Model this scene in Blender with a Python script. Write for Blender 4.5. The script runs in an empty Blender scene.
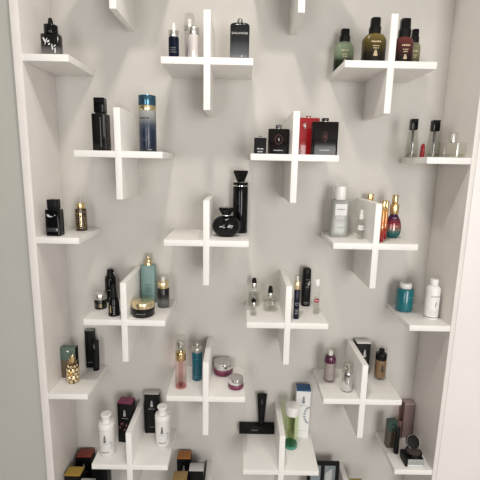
import bpy, bmesh, math, random
from mathutils import Matrix, Vector
random.seed(7)
SC = bpy.context.scene
COL = SC.collection
PI = math.pi
Z0 = 2.05            # height of the top shelf row above the floor
A = 0.30             # column pitch
B = 0.3034           # row pitch
D = 0.233            # shelf depth
T = 0.0222            # board thickness
def colx(c): return (c - 2.5) * A
def rowz(r): return Z0 - r * B

# ------------------------------------------------------------------ materials
MATS = {}
def pbsdf(name, col, rough=.4, metal=0., trans=0., coat=0., ior=1.45, spec=.5):
    m = bpy.data.materials.new(name); m.use_nodes = True
    b = m.node_tree.nodes['Principled BSDF']
    b.inputs['Base Color'].default_value = (*col, 1)
    b.inputs['Roughness'].default_value = rough
    b.inputs['Metallic'].default_value = metal
    b.inputs['Transmission Weight'].default_value = trans
    b.inputs['Coat Weight'].default_value = coat
    b.inputs['IOR'].default_value = ior
    b.inputs['Specular IOR Level'].default_value = spec
    MATS[name] = m
    return m
def mottled(name, col, rough, amt=.03, scale=6., bump=.0, spec=.5):
    m = pbsdf(name, col, rough, spec=spec); nt = m.node_tree; b = nt.nodes['Principled BSDF']
    tc = nt.nodes.new('ShaderNodeTexCoord'); nz = nt.nodes.new('ShaderNodeTexNoise')
    nz.inputs['Scale'].default_value = scale; nz.inputs['Detail'].default_value = 5
    nt.links.new(tc.outputs['Object'], nz.inputs['Vector'])
    rp = nt.nodes.new('ShaderNodeValToRGB')
    rp.color_ramp.elements[0].color = (*[c * (1 - amt) for c in col], 1)
    rp.color_ramp.elements[1].color = (*[min(1, c * (1 + amt)) for c in col], 1)
    rp.color_ramp.elements[0].position = .3; rp.color_ramp.elements[1].position = .7
    nt.links.new(nz.outputs['Fac'], rp.inputs['Fac']); nt.links.new(rp.outputs['Color'], b.inputs['Base Color'])
    if bump:
        n2 = nt.nodes.new('ShaderNodeTexNoise'); n2.inputs['Scale'].default_value = 260
        nt.links.new(tc.outputs['Object'], n2.inputs['Vector'])
        bp = nt.nodes.new('ShaderNodeBump'); bp.inputs['Strength'].default_value = bump; bp.inputs['Distance'].default_value = .002
        nt.links.new(n2.outputs['Fac'], bp.inputs['Height']); nt.links.new(bp.outputs['Normal'], b.inputs['Normal'])
    return m
def front_only(nt, lw):
    ge = nt.nodes.new('ShaderNodeNewGeometry'); iv = nt.nodes.new('ShaderNodeMath'); iv.operation = 'SUBTRACT'
    iv.inputs[0].default_value = 1; nt.links.new(ge.outputs['Backfacing'], iv.inputs[1])
    ml = nt.nodes.new('ShaderNodeMath'); ml.operation = 'MULTIPLY'
    nt.links.new(iv.outputs[0], ml.inputs[0]); nt.links.new(lw.outputs['Fresnel'], ml.inputs[1])
    return ml.outputs[0]
def thin(name, col, edge=.25, rough=.04):
    """clear plastic or thin glass: tinted see-through with a fresnel gloss"""
    m = bpy.data.materials.new(name); m.use_nodes = True; nt = m.node_tree
    nt.nodes.remove(nt.nodes['Principled BSDF']); out = nt.nodes['Material Output']
    tr = nt.nodes.new('ShaderNodeBsdfTransparent'); tr.inputs[0].default_value = (*col, 1)
    gl = nt.nodes.new('ShaderNodeBsdfGlossy'); gl.inputs['Roughness'].default_value = rough
    gl.inputs[0].default_value = (.8, .8, .8, 1)
    lw = nt.nodes.new('ShaderNodeLayerWeight'); lw.inputs['Blend'].default_value = edge
    mx = nt.nodes.new('ShaderNodeMixShader')
    nt.links.new(front_only(nt, lw), mx.inputs[0]); nt.links.new(tr.outputs[0], mx.inputs[1])
    nt.links.new(gl.outputs[0], mx.inputs[2]); nt.links.new(mx.outputs[0], out.inputs[0])
    MATS[name] = m
    return m
def ramp_node(nt, h, stops):
    tc = nt.nodes.new('ShaderNodeTexCoord'); sp = nt.nodes.new('ShaderNodeSeparateXYZ')
    nt.links.new(tc.outputs['Object'], sp.inputs[0])
    dv = nt.nodes.new('ShaderNodeMath'); dv.operation = 'DIVIDE'; dv.inputs[1].default_value = h
    nt.links.new(sp.outputs['Z'], dv.inputs[0])
    rp = nt.nodes.new('ShaderNodeValToRGB'); els = rp.color_ramp.elements
    while len(els) < len(stops): els.new(.5)
    for e, (p, c) in zip(els, stops):
        e.position = p; e.color = (*c, 1)
    nt.links.new(dv.outputs[0], rp.inputs['Fac'])
    return rp
def grad(name, h, stops, rough=.15, coat=.6, metal=0.):
    """lacquer colour running up the bottle"""
    m = pbsdf(name, (.5, .5, .5), rough, metal, coat=coat); nt = m.node_tree
    rp = ramp_node(nt, h, stops)
    nt.links.new(rp.outputs['Color'], nt.nodes['Principled BSDF'].inputs['Base Color'])
    return m
def grad_glass(name, h, stops, opac, rough=.06, edge=.3):
    """tinted glass under a lacquer that fades out: opac = stops of coverage"""
    m = bpy.data.materials.new(name); m.use_nodes = True; nt = m.node_tree
    b = nt.nodes['Principled BSDF']; out = nt.nodes['Material Output']
    b.inputs['Roughness'].default_value = .12; b.inputs['Specular IOR Level'].default_value = .35
    rp = ramp_node(nt, h, stops); nt.links.new(rp.outputs['Color'], b.inputs['Base Color'])
    tr = nt.nodes.new('ShaderNodeBsdfTransparent'); nt.links.new(rp.outputs['Color'], tr.inputs[0])
    gl = nt.nodes.new('ShaderNodeBsdfGlossy'); gl.inputs['Roughness'].default_value = rough
    lw = nt.nodes.new('ShaderNodeLayerWeight'); lw.inputs['Blend'].default_value = edge
    m1 = nt.nodes.new('ShaderNodeMixShader'); m2 = nt.nodes.new('ShaderNodeMixShader')
    nt.links.new(front_only(nt, lw), m1.inputs[0]); nt.links.new(tr.outputs[0], m1.inputs[1]); nt.links.new(gl.outputs[0], m1.inputs[2])
    ro = ramp_node(nt, h, [(p, (v, v, v)) for p, v in opac])
    nt.links.new(ro.outputs['Color'], m2.inputs[0]); nt.links.new(m1.outputs[0], m2.inputs[1]); nt.links.new(b.outputs[0], m2.inputs[2])
    nt.links.new(m2.outputs[0], out.inputs[0]); MATS[name] = m
    return m

WHITE = mottled('white_laminate', (.86, .845, .82), .38, .02, 9.)
BACKW = mottled('white_backboard', (.56, .54, .505), .5, .025, 5.)
SIDEW = mottled('side_laminate', (.78, .745, .715), .42, .03, 8.)
PANEL = mottled('outer_panel', (.82, .79, .77), .42, .015, 4.)
GREYG = mottled('grey_green_paint', (.47, .47, .43), .7, .03, 3., .05)
FLOORM = mottled('floor_tile', (.42, .38, .34), .4, .1, 3.)
CEILM = mottled('ceiling_paint', (.5, .49, .47), .8, .02, 3.)
BLACK = pbsdf('gloss_black', (.004, .004, .0045), .12, spec=.3)
BLACKM = pbsdf('satin_black', (.006, .006, .0065), .4, spec=.2)
BLACKC = pbsdf('black_card', (.006, .006, .0065), .4, spec=.2)
RUBBER = pbsdf('black_rubber', (.006, .006, .006), .5, spec=.2)
CHROME = pbsdf('chrome', (.78, .78, .78), .1, 1)
SILVER = pbsdf('brushed_silver', (.76, .74, .71), .3, 1)
GOLD = pbsdf('polished_gold', (.82, .62, .32), .2, 1)
GOLDP = pbsdf('pale_gold', (.90, .76, .48), .26, 1)
WPLAS = pbsdf('white_plastic', (.82, .81, .79), .32)
WCARD = pbsdf('white_card', (.80, .80, .79), .5)
WPRINT = pbsdf('white_print', (.75, .75, .74), .5)
GPRINT = pbsdf('grey_print', (.30, .30, .30), .6)
GPALE = pbsdf('pale_grey_print', (.55, .55, .55), .6)
KPRINT = pbsdf('black_print', (.02, .02, .02), .6)
GOLDPR = pbsdf('gold_print', (.62, .50, .30), .45, .3)
DIMPR = pbsdf('dim_grey_print', (.16, .16, .16), .6)
CLEAR = thin('clear_plastic', (.97, .968, .96), .2)
CLEARG = thin('clear_glass', (.955, .955, .945), .22)
LIQGREY = thin('greyish_liquid_glass', (.90, .91, .88), .12)
DARKTUBE = pbsdf('dip_tube_grey', (.10, .10, .10), .35)

# ------------------------------------------------------------------ mesh helpers
def link(name, bm, mat, parent=None, smooth=35, loc=None):
    me = bpy.data.meshes.new(name)
    bmesh.ops.recalc_face_normals(bm, faces=bm.faces)
    bm.to_mesh(me); bm.free()
    if smooth:
        for p in me.polygons: p.use_smooth = True
        me.set_sharp_from_angle(angle=math.radians(smooth))
    o = bpy.data.objects.new(name, me)
    if isinstance(mat, (list, tuple)):
        for q in mat: me.materials.append(q)
    else: me.materials.append(mat)
    if parent: o.parent = parent
    if loc: o.location = loc
    COL.objects.link(o)
    return o
def ring_pts(sx, sy, p, n):
    out = []
    for k in range(n):
        t = 2 * PI * (k + .5) / n; c, s = math.cos(t), math.sin(t)
        out.append((sx * math.copysign(abs(c) ** (2 / p), c), sy * math.copysign(abs(s) ** (2 / p), s)))
    return out
def loft(bm, rings, p=2, n=32, ox=0, oy=0, tilt=None, caps=True):
    """rings: (z, sx[, sy[, dx, dy]]) from bottom to top"""
    prev = None; first = None
    for r in rings:
        z, sx = r[0], r[1]; sy = r[2] if len(r) > 2 and r[2] is not None else sx
        dx, dy = (r[3], r[4]) if len(r) > 4 else (0, 0)
        vs = [bm.verts.new((x + ox + dx, y + oy + dy, z)) for x, y in ring_pts(max(sx, 1e-5), max(sy, 1e-5), p, n)]
        if prev:
            for k in range(n): bm.faces.new((prev[k], prev[(k + 1) % n], vs[(k + 1) % n], vs[k]))
        else: first = vs
        prev = vs
    if caps:
        bm.faces.new(first[::-1]); bm.faces.new(prev)
def C(r, z0, z1, b=.0012, ry=None):
    k = (ry / r) if ry else 1
    return [(z0, r - b, (r - b) * k), (z0 + b * .3, r - b * .3, (r - b * .3) * k), (z0 + b, r, r * k),
            (z1 - b, r, r * k), (z1 - b * .3, r - b * .3, (r - b * .3) * k), (z1, r - b, (r - b) * k)]
def shape(name, parent, mat, rings, p=2, n=32, ox=0, oy=0, smooth=35):
    bm = bmesh.new(); loft(bm, rings, p, n, ox, oy)
    return link(name, bm, mat, parent, smooth)
def hollow(name, parent, mat, r, z0, z1, t=.0012, ry=None, p=2, top_r=None):
    """an open-bottomed clear cap with wall thickness"""
    k = (ry / r) if ry else 1; tr = top_r or r
    bm = bmesh.new(); n = 32
    seq = [(z0, r), (z1 - .001, tr), (z1, tr - .001), (z1 - t, tr - t - .001), (z0, r - t)]
    rows = []
    for z, q in seq:
        rows.append([bm.verts.new((x, y, z)) for x, y in ring_pts(q, q * k, p, n)])
    for a, b in ((0, 1), (1, 2), (3, 4), (4, 0)):
        for i in range(n): bm.faces.new((rows[a][i], rows[a][(i + 1) % n], rows[b][(i + 1) % n], rows[b][i]))
    bm.faces.new(rows[2]); bm.faces.new(rows[3][::-1])
    return link(name, bm, mat, parent)
def box_bm(bm, x0, x1, y0, y1, z0, z1, bev=.001):
    v = [bm.verts.new((x, y, z)) for x in (x0, x1) for y in (y0, y1) for z in (z0, z1)]
    fs = [bm.faces.new([v[i] for i in q]) for q in ((0, 1, 3, 2), (4, 6, 7, 5), (0, 4, 5, 1), (2, 3, 7, 6), (0, 2, 6, 4), (1, 5, 7, 3))]
    if bev:
        es = {e for f in fs for e in f.edges}
        bmesh.ops.bevel(bm, geom=list(es), offset=bev, segments=2, profile=.6, affect='EDGES', clamp_overlap=True)
def boxo(name, parent, mat, x0, x1, y0, y1, z0, z1, bev=.001, loc=None):
    bm = bmesh.new(); box_bm(bm, x0, x1, y0, y1, z0, z1, bev)
    return link(name, bm, mat, parent, 30, loc)
def wrap(verts, surf, x0, zc):
    """lay flat print (u, v) on the front of a thing: surf = ('flat', y) or ('round', r[, ry])"""
    out = []
    for u, v in verts:
        u += x0
        if surf[0] == 'flat': out.append((u, surf[1] - .0005, v + zc))
        else:
            r = surf[1]; ry = surf[2] if len(surf) > 2 else r; a = u / r
            out.append(((r + .0005) * math.sin(a), -(ry + .0005) * math.cos(a), v + zc))
    return out
def lettering(parent, text, size, surf, zc, mat, x0=0, name='lettering', rot=0, squash=1):
    cu = bpy.data.curves.new('t', 'FONT'); cu.body = text; cu.size = size; cu.align_x = 'CENTER'; cu.align_y = 'CENTER'
    cu.resolution_u = 3
    to = bpy.data.objects.new('t', cu); COL.objects.link(to)
    dg = bpy.context.evaluated_depsgraph_get(); me = bpy.data.meshes.new_from_object(to.evaluated_get(dg))
    bpy.data.objects.remove(to); bpy.data.curves.remove(cu)
    c, s = math.cos(rot), math.sin(rot)
    uv = [(v.co.x * squash * c - v.co.y * s, v.co.x * squash * s + v.co.y * c) for v in me.vertices]
    for v, q in zip(me.vertices, wrap(uv, surf, x0, zc)): v.co = q
    me.materials.clear(); me.materials.append(mat); me.name = name
    o = bpy.data.objects.new(name, me); o.parent = parent; COL.objects.link(o)
    return o
def glyphs(parent, w, h, surf, zc, mat, x0=0, rows=1, gap=2., name='small_print', seed=0):
    """rows of print far too small to read: broken strokes"""
    rnd = random.Random(seed + int(w * 1e5)); bm = bmesh.new()
    for r in range(rows):
        v0 = -r * h * gap; u = -w / 2
        ww = w / 2 * (1 if r % 2 == 0 else .8)
        u = -ww
        while u < ww:
            L = h * rnd.uniform(.35, .9)
            pts = [(u, v0), (min(u + L, ww), v0), (min(u + L, ww), v0 + h * rnd.uniform(.6, 1)), (u, v0 + h * rnd.uniform(.6, 1))]
            bm.faces.new([bm.verts.new(q) for q in wrap(pts, surf, x0, zc)])
            u += L + h * .28
    return link(name, bm, mat, parent, 0)
def decal(parent, name, polys, surf, zc, mat, x0=0):
    bm = bmesh.new()
    for poly in polys:
        bm.faces.new([bm.verts.new(q) for q in wrap(poly, surf, x0, zc)])
    return link(name, bm, mat, parent, 0)
def drop_poly(w, h):
    """the flame shaped emblem: a drop with a slim stem mark on either side"""
    pts = []
    for k in range(18):
        t = k / 17 * PI; pts.append((w / 2 * math.sin(t) ** 1.6 * (1 if k else 1), h / 2 * math.cos(t) * 1))
    right = [(abs(x) * .9, y) for x, y in pts]; left = [(-x, y) for x, y in right[::-1][1:-1]]
    return right + left
def feather(w, h):
    polys = []
    for s in (-1, 1):
        for k in range(5):
            v = -h / 2 + h * k / 5
            polys.append([(0, v), (s * w / 2 * (1 - .12 * k), v + h * .10), (s * w / 2 * (.9 - .14 * k), v + h * .24), (0, v + h * .15)])
    polys.append([(-w * .10, h * .3), (w * .10, h * .3), (0, h * .62)])
    return polys

def thing(name, x, y, z, label, cat, group=None, rot=0):
    o = bpy.data.objects.new(name, None); o.empty_display_size = .03
    o.location = (x, y, z); o.rotation_euler = (0, 0, math.radians(rot))
    o['label'] = label; o['category'] = cat
    if group: o['group'] = group
    COL.objects.link(o)
    return o
def struct(o):
    o['kind'] = 'structure'; return o

# ------------------------------------------------------------------ the room
ZT = Z0 + .45        # underside of the niche top
XO = .75
struct(boxo('floor', None, FLOORM, -3.2, 3.2, -4.2, .1, -.05, 0, 0))
struct(boxo('ceiling', None, CEILM, -3.2, 3.2, -4.2, .1, 2.95, 3.0, 0))
struct(boxo('wall_back', None, BACKW, -.80, .80, 0, .02, .0, 2.95, 0))
struct(boxo('wall_left', None, SIDEW, -XO - .029, -XO, -D - .003, 0, 0, ZT, .002))
struct(boxo('wall_right', None, SIDEW, XO, XO + .017, -D - .003, 0, 0, ZT, .002))
struct(boxo('trim_1', None, WHITE, -XO, XO, -D - .003, 0, ZT, ZT + .05, .002))
struct(boxo('trim_2', None, WHITE, -XO, XO, -D + .02, 0, 0, .06, .002))
struct(boxo('wall_front_left', None, GREYG, -3.2, -XO - .029, -D + .018, -D + .05, 0, 2.95, 0))
struct(boxo('wall_front_right', None, PANEL, XO + .0172, 3.2, -D - .0035, -D + .03, 0, 2.95, .002))
REAR = mottled('rear_wall_paint', (.15, .145, .14), .7, .04, 2.)
struct(boxo('wall_rear', None, REAR, -3.2, 3.2, -4.25, -4.2, 0, 2.95, 0))
struct(boxo('wall_side_left', None, REAR, -3.25, -3.2, -4.2, -D + .018, 0, 2.95, 0))
struct(boxo('wall_side_right', None, CEILM, 3.2, 3.25, -4.2, -D, 0, 2.95, 0))
struct(boxo('wall_header', None, WHITE, -XO - .029, XO + .017, -D - .003, -D + .03, ZT + .05, 2.95, 0))

# ------------------------------------------------------------------ shelves
SHADOWGAP = .0006
def cross(c, r, label, sag=0, up=.1412, dn=.1648):
    t = thing('cross_shelf', colx(c), 0, rowz(r), label, 'shelf', 'white cross-shaped wall shelves')
    b = boxo('shelf_board', t, WHITE, -.1503, .1503, -D, 0, -T, 0, .0012)
    b.rotation_euler.x = sag
    boxo('upright_panel', t, WHITE, -T / 2, T / 2, -D - .0015, 0, -dn, up, .0012)
    return t
SAG = .060           # the front of one shelf hangs low
def corner(side, r, label):
    t = thing('corner_shelf', side * .675, 0, rowz(r), label, 'shelf', 'white half shelves in the niche corners')
    boxo('shelf_board', t, WHITE, -.075, .075, -D, 0, -T, 0, .0012)
    return t
cross(1, -1, 'white cross shelf at the top left, only its hanging upright in view')
cross(3, -1, 'white cross shelf at top centre right, only the tip of its upright in view')
cross(2, 0, 'white cross shelf holding the dark square-shouldered flask and navy dropper')
cross(4, 0, 'white cross shelf holding four black-capped green, amber and red bottles')
cross(1, 1, 'white cross shelf holding a tall black bottle and a blue gold-banded bottle')
cross(3, 1, 'white cross shelf holding the red flask and three black flasks')
cross(2, 2, 'white cross shelf holding only two black bottles with flared caps')
cross(4, 2, 'white cross shelf holding the frosted mist bottle and multicoloured teardrop bottle')
cross(1, 3, 'white cross shelf holding a tall teal pump bottle and gold-lidded jar')
cross(3, 3, 'white cross shelf holding three clear droppers and a black chunky tube')
cross(2, 4, 'white cross shelf holding two magenta jars and a pink spray bottle')
cross(4, 4, 'white cross shelf holding a chrome bottle and an amber foundation bottle')
cross(1, 5, 'white cross shelf holding two white foam bottles and two black cartons')
cross(3, 5, 'white cross shelf holding green toner bottle and white carton with blue top', sag=SAG)
cross(2, 6, 'white cross shelf at the bottom edge under orange, white and tan topped boxes')
cross(4, 6, 'white cross shelf at the bottom edge beside the black framed palette')
corner(-1, 0, 'white corner shelf top left holding one black dropper bottle')
corner(-1, 2, 'white left corner shelf holding a black perfume and a gold patterned dropper')
corner(-1, 4, 'white left corner shelf holding the gold pineapple bottle')
corner(-1, 6, 'white left corner shelf at the very bottom under the red topped box')
corner(1, 1, 'white right corner shelf holding three clear glass perfume bottles')
corner(1, 3, 'white right corner shelf holding teal tub and tall white bottle')
corner(1, 5, 'white right corner shelf holding the open compact')

# ------------------------------------------------------------------ builders for the goods
def dropper(t, r, zb, zc, h, body, collar, bulb, rb=None, p=2, ry=None, bulb_r=None, shoulder=.004):
    rb = rb or r * .62
    k = (ry / r) if ry else 1
    rings = [(0, r * .94, r * .94 * k), (.0015, r, r * k), (zb - shoulder, r, r * k), (zb - shoulder * .3, r * .93, r * .93 * k), (zb, rb * .95, rb * .95 * (k if p != 2 else 1))]
    shape('bottle', t, body, rings, p)
    shape('collar', t, collar, C(rb, zb, zc, .0008))
    br = bulb_r or rb * .62
    shape('dropper_bulb', t, bulb, [(zc, br * 1.05), (zc + (h - zc) * .25, br), (zc + (h - zc) * .7, br * .85), (h - .002, br * .68), (h, br * .36)])
def capped(t, r, zb, h, body, cap, rc, ry=None, rcy=None, p=2, pc=2, neck=.003, sh=.006, cap_name='cap', rn=None):
    k = (ry / r) if ry else 1; rn = rn or rc * .8
    shape('bottle', t, body, [(0, r - .002, (r - .002) * k), (.002, r, r * k), (zb - sh, r, r * k), (zb - sh * .5, r * .96, r * .96 * k), (zb - sh * .12, r * .8, r * .8 * k), (zb, rn, min(rn, r * k * .9))], p)
    shape('neck', t, SILVER, C(rn * .9, zb, zb + neck, .0004, min(rn * .9, r * k * .85)))
    shape(cap_name, t, cap, C(rc, zb + neck, h, .0012, rcy), pc)

# --- row 0, left corner
t = thing('dropper_bottle', -.688, -.150, rowz(0), 'black dropper bottle with white script alone on the top left corner shelf', 'bottle')
m = grad_glass('black_fading_glass', .0863, [(0, (.45, .44, .42)), (.25, (.20, .19, .185)), (.5, (.008, .008, .008)), (1, (.005, .005, .005))], [(0, .35), (.25, .65), (.45, 1), (1, 1)])
dropper(t, .0325, .082, .110, .134, m, BLACK, RUBBER, rb=.0225, p=5, ry=.018, bulb_r=.0085, shoulder=.004)
decal(t, 'script_print', [[(-.022, .014), (-.018, .016), (-.012, .002), (-.016, .0)], [(-.010, .012), (-.006, .014), (-.014, -.006), (-.017, -.007)], [(-.008, .004), (-.001, .008), (.001, .004), (-.006, -.001)],
      [(-.004, -.004), (.002, -.001), (.002, -.006), (-.004, -.009)], [(.006, -.006), (.009, -.004), (.012, -.022), (.008, -.024)], [(.014, -.010), (.021, -.006), (.020, -.010), (.014, -.014)], [(.016, -.018), (.020, -.016), (.020, -.032), (.016, -.034)]], ('flat', -.0182), .052, WPRINT)

# --- row 0, shelf with navy dropper and dark flask
NAVY = pbsdf('navy_glass', (.005, .007, .022), .14, spec=.3)
t = thing('dropper_bottle', -.269, -.160, rowz(0), 'navy dropper bottle with silver collar and white bulb, upper left shelf', 'bottle')
dropper(t, .0178, .077, .098, .123, NAVY, SILVER, pbsdf('milky_rubber', (.72, .71, .69), .4), rb=.0172, bulb_r=.0078, shoulder=.002)
glyphs(t, .022, .0035, ('round', .0178), .040, DIMPR, rows=3)
t = thing('spray_bottle', -.221, -.112, rowz(0), 'taller silver spray bottle with clear cap, behind the shorter silver one', 'bottle', 'silver sprays on the upper left shelf')
shape('bottle', t, pbsdf('frosted_silver', (.62, .60, .58), .3, .7), C(.0175, 0, .113))
shape('collar', t, SILVER, C(.0200, .113, .127, .001))
shape('spray_nozzle', t, WPLAS, C(.008, .127, .150, .001))
hollow('clear_cap', t, CLEARG, .0185, .127, .168, top_r=.0165)
t = thing('pump_bottle', -.199, -.180, rowz(0), 'shorter silver bottle with pearl body, in front of the clear-capped spray', 'bottle', 'silver sprays on the upper left shelf')
shape('bottle', t, pbsdf('pearl_lacquer', (.78, .74, .72), .16, .35, coat=.6), C(.0165, 0, .081))
shape('collar', t, SILVER, C(.0182, .081, .102, .001))
shape('foot_ring', t, SILVER, C(.0172, 0, .003, .0004))
t = thing('perfume_flask', -.045, -.160, rowz(0), 'dark perfume flask fading to grey glass, right of the upright on upper left shelf', 'bottle')
m = grad_glass('smoke_fading_glass', .1272, [(0, (.42, .42, .42)), (.14, (.25, .25, .26)), (.2, (.10, .11, .12)), (.55, (.02, .021, .024)), (1, (.008, .008, .009))], [(0, .35), (.12, .55), (.2, .93), (.5, 1), (1, 1)])
shape('bottle', t, m, [(0, .0310, .0150), (.002, .0330, .0165), (.1165, .0330, .0165), (.121, .0312, .0155), (.1245, .026, .0125), (.1272, .012, .008)], 3.4, 48)
shape('neck', t, SILVER, C(.0075, .127, .1295, .0004))
shape('stopper', t, pbsdf('grey_glass_stopper', (.28, .27, .25), .15, .4), [(.1295, .008), (.131, .0088), (.137, .0092), (.1395, .0075)])
lettering(t, 'SAUVAGE', .0098, ('flat', -.0165), .0905, GPALE, 0, squash=1.28)
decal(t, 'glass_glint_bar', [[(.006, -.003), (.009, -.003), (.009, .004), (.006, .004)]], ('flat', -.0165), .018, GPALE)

# --- row 0, right: green, olive, red, small
def hair_oil(name, x, y, w, d, zb, zc, h, cw, mat, label, seed, sh=.022):
    t = thing(name, x, y, rowz(0), label, 'bottle', 'black-capped glass bottles on the top right shelf')
    r, ry = w / 2, d / 2; k = ry / r
    rn = cw / 2
    shape('bottle', t, mat, [(0, r - .002, ry - .002), (.002, r, ry), (zb - sh, r, ry), (zb - sh * .72, r * .965, ry * .97), (zb - sh * .45, r * .86, ry * .88), (zb - sh * .22, (r + rn) / 2, (ry + rn * .9) / 2), (zb - .002, rn * .95, rn * .8), (zb, rn * .9, rn * .78)], 2.8, 40)
    c = shape('cap', t, BLACK, [(zb, rn, rn * .85), (zb + (h - zb) * .4, rn * 1.02, rn * .87), (zb + (h - zb) * .44, rn * .88, rn * .76), (h - .004, rn * .84, rn * .74), (h - .001, rn * .8, rn * .7), (h, rn * .7, rn * .62)], 4)
    s = ('round', r * 1.15, ry)
    f = feather(.012 * w / .06, .014 * w / .06)
    decal(t, 'crest', f, ('flat', -ry - .0002), zb * .30, GOLDPR)
    glyphs(t, w * .42, .006, ('flat', -ry - .0002), zb * .66, GOLDPR, rows=1, seed=seed, name='gold_print')
    glyphs(t, w * .28, .0035, ('flat', -ry - .0002), zb * .53, GOLDPR, rows=2, seed=seed + 1)
    return t
m = grad_glass('green_fading_glass', .105, [(0, (.006, .008, .005)), (.36, (.012, .018, .010)), (.62, (.34, .44, .29)), (1, (.70, .80, .62))], [(0, 1), (.36, 1), (.62, .45), (1, .2)])
hair_oil('oil_bottle', .336, -.052, .070, .046, .104, .107, .147, .036, m, 'pale green glass bottle with black cap, far left on the top right shelf', 1)
m = grad_glass('amber_fading_glass', .09, [(0, (.004, .003, .002)), (.32, (.009, .007, .003)), (.68, (.085, .062, .014)), (1, (.22, .165, .05))], [(0, 1), (.2, 1), (.5, .8), (1, .7)])
hair_oil('oil_bottle', .402, -.190, .076, .050, .092, .1, .1415, .036, m, 'wide amber glass bottle with black cap, just left of the top right upright', 3)
m = grad_glass('dark_red_glass', .095, [(0, (.005, .003, .003)), (.3, (.010, .004, .004)), (.65, (.075, .016, .016)), (1, (.16, .045, .04))], [(0, 1), (.3, 1), (1, .85)])
hair_oil('oil_bottle', .516, -.150, .064, .046, .095, .1, .1535, .038, m, 'dark red glass bottle with black cap, right of the top right upright', 5)
m = grad_glass('olive_glass', .09, [(0, (.006, .006, .004)), (.25, (.03, .032, .016)), (.65, (.22, .22, .12)), (1, (.36, .35, .22))], [(0, 1), (.25, .9), (1, .5)])
hair_oil('oil_bottle', .578, -.085, .043, .034, .096, .1, .1414, .027, m, 'smallest olive glass bottle with black cap, behind the dark red one', 8, sh=.017)

# --- row 1, left
t = thing('perfume_bottle', -.528, -.160, rowz(1), 'tall square black bottle left of the upright, second row left shelf', 'bottle')
m = pbsdf('smoked_black', (.008, .008, .0075), .12, spec=.35)
shape('bottle', t, m, [(0, .0245, .0245), (.002, .0258, .0258), (.124, .0258, .0258), (.1265, .0235, .0235)], 9, 48)
shape('neck', t, BLACKM, C(.015, .1265, .130, .0005), 9)
shape('cap', t, BLACK, C(.0185, .130, .180, .0014), 9, 48)
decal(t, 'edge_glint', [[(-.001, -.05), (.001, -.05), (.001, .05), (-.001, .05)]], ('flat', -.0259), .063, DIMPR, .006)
t = thing('mist_bottle', -.364, -.160, rowz(1), 'blue cylinder bottle with gold band and metallic blue cap, second row left', 'bottle')
m = grad('blue_fading_lacquer', .140, [(0, (.006, .011, .03)), (.5, (.012, .022, .05)), (.66, (.05, .065, .09)), (.82, (.22, .235, .24)), (1, (.34, .34, .33))], .28, .15)
shape('bottle', t, m, C(.0300, 0, .140, .0018), n=48)
shape('gold_band', t, GOLDP, C(.0302, .140, .157, .0006), n=48)
shape('cap', t, pbsdf('metallic_blue', (.07, .17, .25), .2, .8), C(.0302, .157, .191, .0016), n=48)
glyphs(t, .036, .0065, ('round', .0300), .111, KPRINT, -.006, name='script_print', seed=4)
bm = bmesh.new()
for k in range(20):
    a0, a1 = PI * .9 + k / 20 * PI * 1.3, PI * .9 + (k + .9) / 20 * PI * 1.3
    q = [(.009 * math.cos(a0), .009 * math.sin(a0)), (.009 * math.cos(a1), .009 * math.sin(a1)), (.0078 * math.cos(a1), .0078 * math.sin(a1)), (.0078 * math.cos(a0), .0078 * math.sin(a0))]
    bm.faces.new([bm.verts.new(v) for v in wrap(q, ('round', .0300), -.004, .047)])
link('crescent_print', bm, DIMPR, t, 0)
glyphs(t, .016, .0025, ('round', .0300), .006, GPALE, .012)

# --- row 1, middle: flasks
GUNM = pbsdf('gunmetal', (.10, .10, .10), .35, .8)
SILPR = pbsdf('silver_print', (.42, .40, .40), .5)
def flask(x, y, w, d, zb, h, mat, label, cw, ins, seed, cap=None, rot=0):
    t = thing('perfume_flask', x, y, rowz(1), label, 'bottle', 'flat square flasks on the middle shelf', rot)
    shape('bottle', t, mat, [(0, w / 2 - .001, d / 2 - .001), (.0012, w / 2, d / 2), (zb - .0025, w / 2, d / 2), (zb - .0006, w / 2 - .001, d / 2 - .001), (zb, w / 2 - .003, d / 2 - .003)], 12, 64)
    shape('neck', t, SILVER, C(cw * .40, zb, zb + .003, .0004))
    shape('cap', t, cap or GUNM, C(cw / 2, zb + .003, h, .0008, min(cw / 2, d / 2)), 4)
    return t
t = flask(.034, -.170, .043, .022, .056, .0625, BLACKM, 'smallest black flask, far left on the second row middle shelf', .010, 0, 1)
glyphs(t, .022, .005, ('flat', -.0112), .016, GPALE, rows=2, seed=2)
BLKCHERRY = pbsdf('black_glass', (.006, .004, .004), .15, spec=.3)
REDPR = pbsdf('dark_red_print', (.075, .006, .006), .5)
t = flask(.100, -.140, .0745, .032, .0895, .1035, BLKCHERRY, 'mid-sized black flask with dim red round emblem, left of the upright', .021, 0, 2)
ringp = []
for k in range(24):
    a0, a1 = 2 * PI * k / 24, 2 * PI * (k + 1) / 24
    ringp.append([(.014 * math.cos(a0), .017 * math.sin(a0)), (.014 * math.cos(a1), .017 * math.sin(a1)), (.012 * math.cos(a1), .015 * math.sin(a1)), (.012 * math.cos(a0), .015 * math.sin(a0))])
HORSE = [[(-.003, .0), (.0, .007), (.003, .008), (.0015, .003), (.004, -.001), (.002, -.008), (.0005, -.008), (.001, -.002), (-.002, -.004)], [(-.003, -.001), (-.006, .003), (-.005, .004), (-.002, .001)]]
decal(t, 'emblem_ring', ringp, ('flat', -.0162), .052, REDPR)
decal(t, 'horse_emblem', [[(u * .7, v * .8) for u, v in HORSE[0]]], ('flat', -.0164), .052, SILPR)
glyphs(t, .034, .0038, ('flat', -.0162), .013, GPALE, seed=3, name='brand_print')
RED = pbsdf('red_glass', (.33, .008, .014), .2, coat=.5)
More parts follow.
